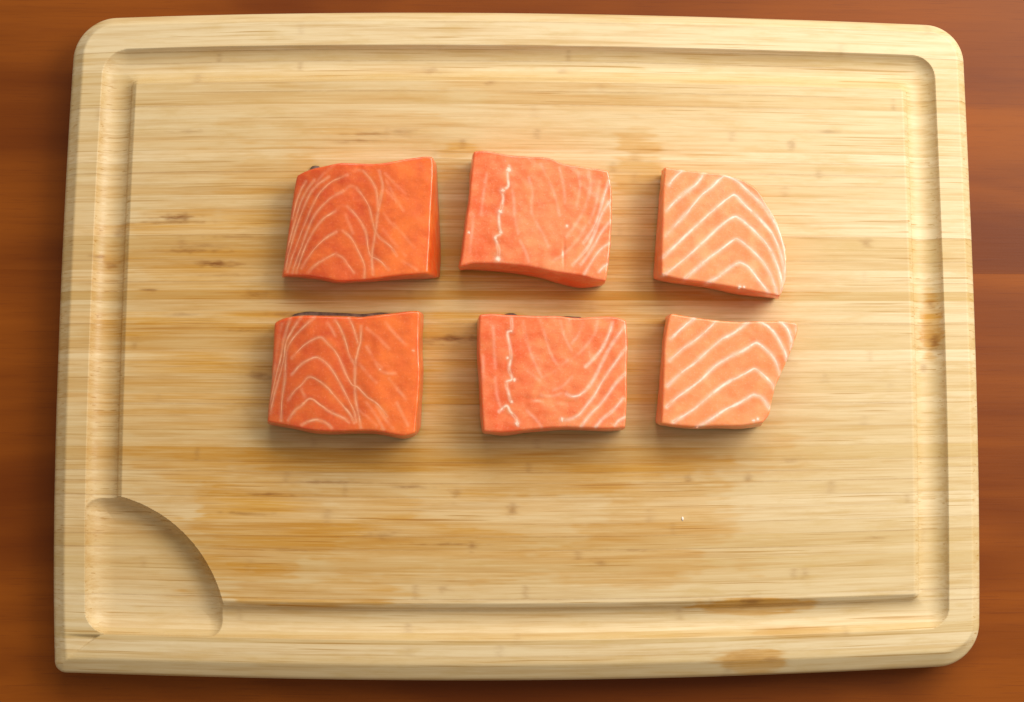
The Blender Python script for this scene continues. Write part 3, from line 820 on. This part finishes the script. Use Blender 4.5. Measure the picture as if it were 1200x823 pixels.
    for name, ch in (('btop', 't'), ('bright', 'r'), ('bbottom', 'b'), ('bleft', 'l')):
        if name in q:
            m = np.where(sid == ch)[0]
            pts = resample(smooth_line(q[name], 0.4), len(m))
            if ch in 'bl':
                pts = pts[::-1]
            base[m] = pts
    if key == 'D':
        m = sid == 't'
        base[m] += [0, 1.2]
    for _ in range(14):
        base = 0.5 * base + 0.25 * (np.roll(base, 1, 0) + np.roll(base, -1, 0))
    ztop = V[0][ringid, 2]
    zbase = 21.4
    NW = 14
    prev = ringid
    off = nz
    for j in range(1, NW + 1):
        f = j / NW
        bul = 0.5 * math.sin(math.pi * f)
        xy = sm * (1 - f) + base * f + nrm * (bul + 0.35 * na(sm[:, :1] * 0.2 + 7 * f, sm[:, 1:] * 0.2 + 3 * f) * math.sin(math.pi * f))
        z = ztop * (1 - f) + zbase * f
        V.append(np.column_stack([xy, z]))
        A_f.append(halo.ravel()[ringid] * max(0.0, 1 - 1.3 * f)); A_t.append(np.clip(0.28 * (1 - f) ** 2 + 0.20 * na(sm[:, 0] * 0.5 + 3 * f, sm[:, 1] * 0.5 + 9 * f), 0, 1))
        cur = off + np.arange(nR); off += nR
        quads.append(np.stack([prev, np.roll(prev, -1), np.roll(cur, -1), cur], 1))
        prev = cur
    V = np.vstack(V)
    org = np.array([c0[0], c0[1], 20.0])
    Q = np.vstack(quads)
    root = empty('salmon_piece', tuple(org * MM))
    tag(root, LABEL[key], 'salmon', GROUP)
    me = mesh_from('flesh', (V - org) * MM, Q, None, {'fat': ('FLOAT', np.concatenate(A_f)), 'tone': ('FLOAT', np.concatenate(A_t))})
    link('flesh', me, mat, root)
    # skin under it
    sk = base - 0.7 * nrm
    if 'skintop' in q:
        pts = smooth_line(q['skintop'], 0.4)
        for i in np.where(sid == 't')[0]:
            x = sk[i, 0]
            if pts[0, 0] <= x <= pts[-1, 0]:
                y = np.interp(x, pts[:, 0], pts[:, 1])
                sk[i, 1] = max(sk[i, 1], y)
    if key == 'D':
        m = np.hypot(sk[:, 0] - base[np.argmax(base[:, 0] - base[:, 1]), 0], sk[:, 1] - base[np.argmax(base[:, 0] - base[:, 1]), 1])
        sk += nrm * (0.45 * np.exp(-(m / 4.0) ** 2))[:, None]
    for _ in range(4):
        sk = 0.5 * sk + 0.25 * (np.roll(sk, 1, 0) + np.roll(sk, -1, 0))
    cc = sk.mean(0)
    lay = [(0.9, 20.05), (1.0, 20.25), (1.0, 21.1), (0.985, 21.45), (0.6, 21.5)]
    SV_ = np.vstack([np.column_stack([cc + (sk - cc) * f, np.full(nR, z)]) for f, z in lay])
    SQ = []
    for j in range(len(lay) - 1):
        a = j * nR + np.arange(nR); b = a + nR
        SQ.append(np.stack([a, b, np.roll(b, -1), np.roll(a, -1)], 1))
    SF = [tuple(x) for x in np.vstack(SQ)] + [tuple(range(nR))]
    link('skin', mesh_from('skin', (SV_ - org) * MM, SF), M_SKIN, root)

    # white seams of fat as soft strips bedded in the flesh
    ringc = sm

    def fat_strip(l, w, fade, seed, broken=0.0):
        r = np.random.default_rng(seed)
        n = len(l)
        tg = np.gradient(l, axis=0); tg /= np.maximum(np.linalg.norm(tg, axis=1, keepdims=True), 1e-9)
        nn = np.stack([-tg[:, 1], tg[:, 0]], 1)
        s = np.linspace(0, 1, n)
        nse = np.convolve(r.normal(0, 1, n + 8), np.ones(9) / 9, 'valid') * 2
        lf = np.interp(s, np.linspace(0, 1, 7), r.uniform(0.7, 1.3, 7))
        ww = w * lf * (0.85 + 0.26 * nse) * np.minimum(1, np.minimum(s, 1 - s) / 0.10 + 0.25)
        ww = np.clip(ww, 0.18, None)
        l = l + nn * (np.convolve(r.normal(0, 1, n + 4), np.ones(5) / 5, 'valid') * 0.12)[:, None]
        offs = np.array([-1, -.62, -.25, .25, .62, 1.0]) * 0.5
        zz = np.array([-.025, .008, .014, .014, .008, -.025])
        ff = np.array([.18, .55, 1.0, 1.0, .55, .18])
        al = fade * (0.78 + 0.5 * np.convolve(r.normal(0, 1, n + 10), np.ones(11) / 11, 'valid')) * np.minimum(1, np.minimum(s, 1 - s) / 0.12 + 0.35)
        if broken:
            gap = np.interp(s, np.linspace(0, 1, 12), r.random(12))
            al = al * (1 - broken * sstep(0.45, 0.25, gap)); ww = ww * (0.6 + 0.8 * gap)
        PX = l[:, None, :] + nn[:, None, :] * (offs[None, :, None] * ww[:, None, None])
        x, y = PX[..., 0], PX[..., 1]
        dl = np.full_like(x, 99.0)
        for o_ in lines:
            dl = np.minimum(dl, dist_to(x, y, o_))
        z = top_z(x, y, dist_to(x, y, ringc), dl) + zz[None]
        vv = np.stack([x, y, z], -1).reshape(-1, 3)
        k = len(offs); i2 = np.arange(n * k).reshape(n, k)
        qd = np.stack([i2[:-1, :-1], i2[1:, :-1], i2[1:, 1:], i2[:-1, 1:]], -1).reshape(-1, 4)
        me = mesh_from('fat_line', (vv - org) * MM, qd, None,
                       {'fat': ('FLOAT', np.clip(al[:, None] * ff[None], 0, 1).ravel()), 'tone': ('FLOAT', np.full(n * k, 0.5))})
        return link('fat_line', me, mat_fat, root)

    for i, l in enumerate(lines):
        fat_strip(l, q['w'] * {'A': .85, 'D': .9, 'B': .95, 'E': .95, 'C': 1.1, 'F': 1.1}[key], {'A': .62, 'D': .66, 'B': .72, 'E': .8, 'C': .95, 'F': .95}[key], 100 * pi + i)
    for i, l in enumerate(spine):
        fat_strip(l, 1.7 if key == 'B' else 1.25, .85, 100 * pi + 50 + i, 0.75)
    for i, (sx, sy, sr) in enumerate(q['specks']):
        r = np.random.default_rng(900 + 50 * pi + i)
        n = 14
        an = np.linspace(0, 2 * math.pi, n, endpoint=False)
        rad = sr * 0.80 * (0.35 + 1.0 * r.random(n))
        ex, ey = r.uniform(0.7, 1.25, 2)
        rad = (rad + np.roll(rad, 1)) / 2
        rr = np.array([0.0, .45, .8, 1.05])
        zz = [.016, .015, .010, -.02]
        ff = [.95, .85, .55, .15]
        vv, fa = [], []
        for a_, z_, f_ in zip(rr[1:], zz[1:], ff[1:]):
            x = sx + np.cos(an) * rad * a_ * ex; y = sy + np.sin(an) * rad * a_ * ey
            z = top_z(x, y, dist_to(x, y, ringc), np.full(n, 99.0)) + z_
            vv.append(np.column_stack([x, y, z])); fa += [f_] * n
        z0 = top_z(np.array([sx]), np.array([sy]), dist_to(np.array([sx]), np.array([sy]), ringc), np.array([99.0])) + zz[0]
        vv = np.vstack(vv + [np.array([[sx, sy, z0[0]]])]); fa.append(1.0)
        fcs = [(3 * n, j, (j + 1) % n) for j in range(n)]
        for b_ in range(2):
            fcs += [(b_ * n + j, (b_ + 1) * n + j, (b_ + 1) * n + (j + 1) % n, b_ * n + (j + 1) % n) for j in range(n)]
        me = mesh_from('fat_speck', (vv - org) * MM, fcs, None, {'fat': ('FLOAT', fa), 'tone': ('FLOAT', [0.5] * len(vv))})
        link('fat_speck', me, mat_fat, root)

# ------------------------------------------------------------------ a shred of fat lying on the board
xy = board_xy(np.array([302.2]), np.array([247.4]))[0]
n = 10
V, F = [], []
r = np.random.default_rng(5)
for j, (z, f) in enumerate(((0.0, 1.0), (0.35, 1.1), (0.7, .6))):
    for i in range(n):
        a = 2 * math.pi * i / n
        V.append(((0.5 * f * math.cos(a) * (0.8 + .4 * r.random())), 0.95 * f * math.sin(a), z * 0.7))
F = [(j * n + i, j * n + (i + 1) % n, (j + 1) * n + (i + 1) % n, (j + 1) * n + i) for j in range(2) for i in range(n)] + [tuple(range(2 * n, 3 * n))]
k = NT('white_fat')
k.bsdf.inputs['Base Color'].default_value = (0.85, 0.72, 0.62, 1)
k.bsdf.inputs['Roughness'].default_value = 0.3
o = link('fat_scrap', mesh_from('fat_scrap', np.array(V) * MM, F), k.m)
o.location = (xy[0] * MM, xy[1] * MM, 0.0199)
tag(o, 'tiny white shred of fat lying on bare bamboo below the pale salmon pieces', 'food scrap')
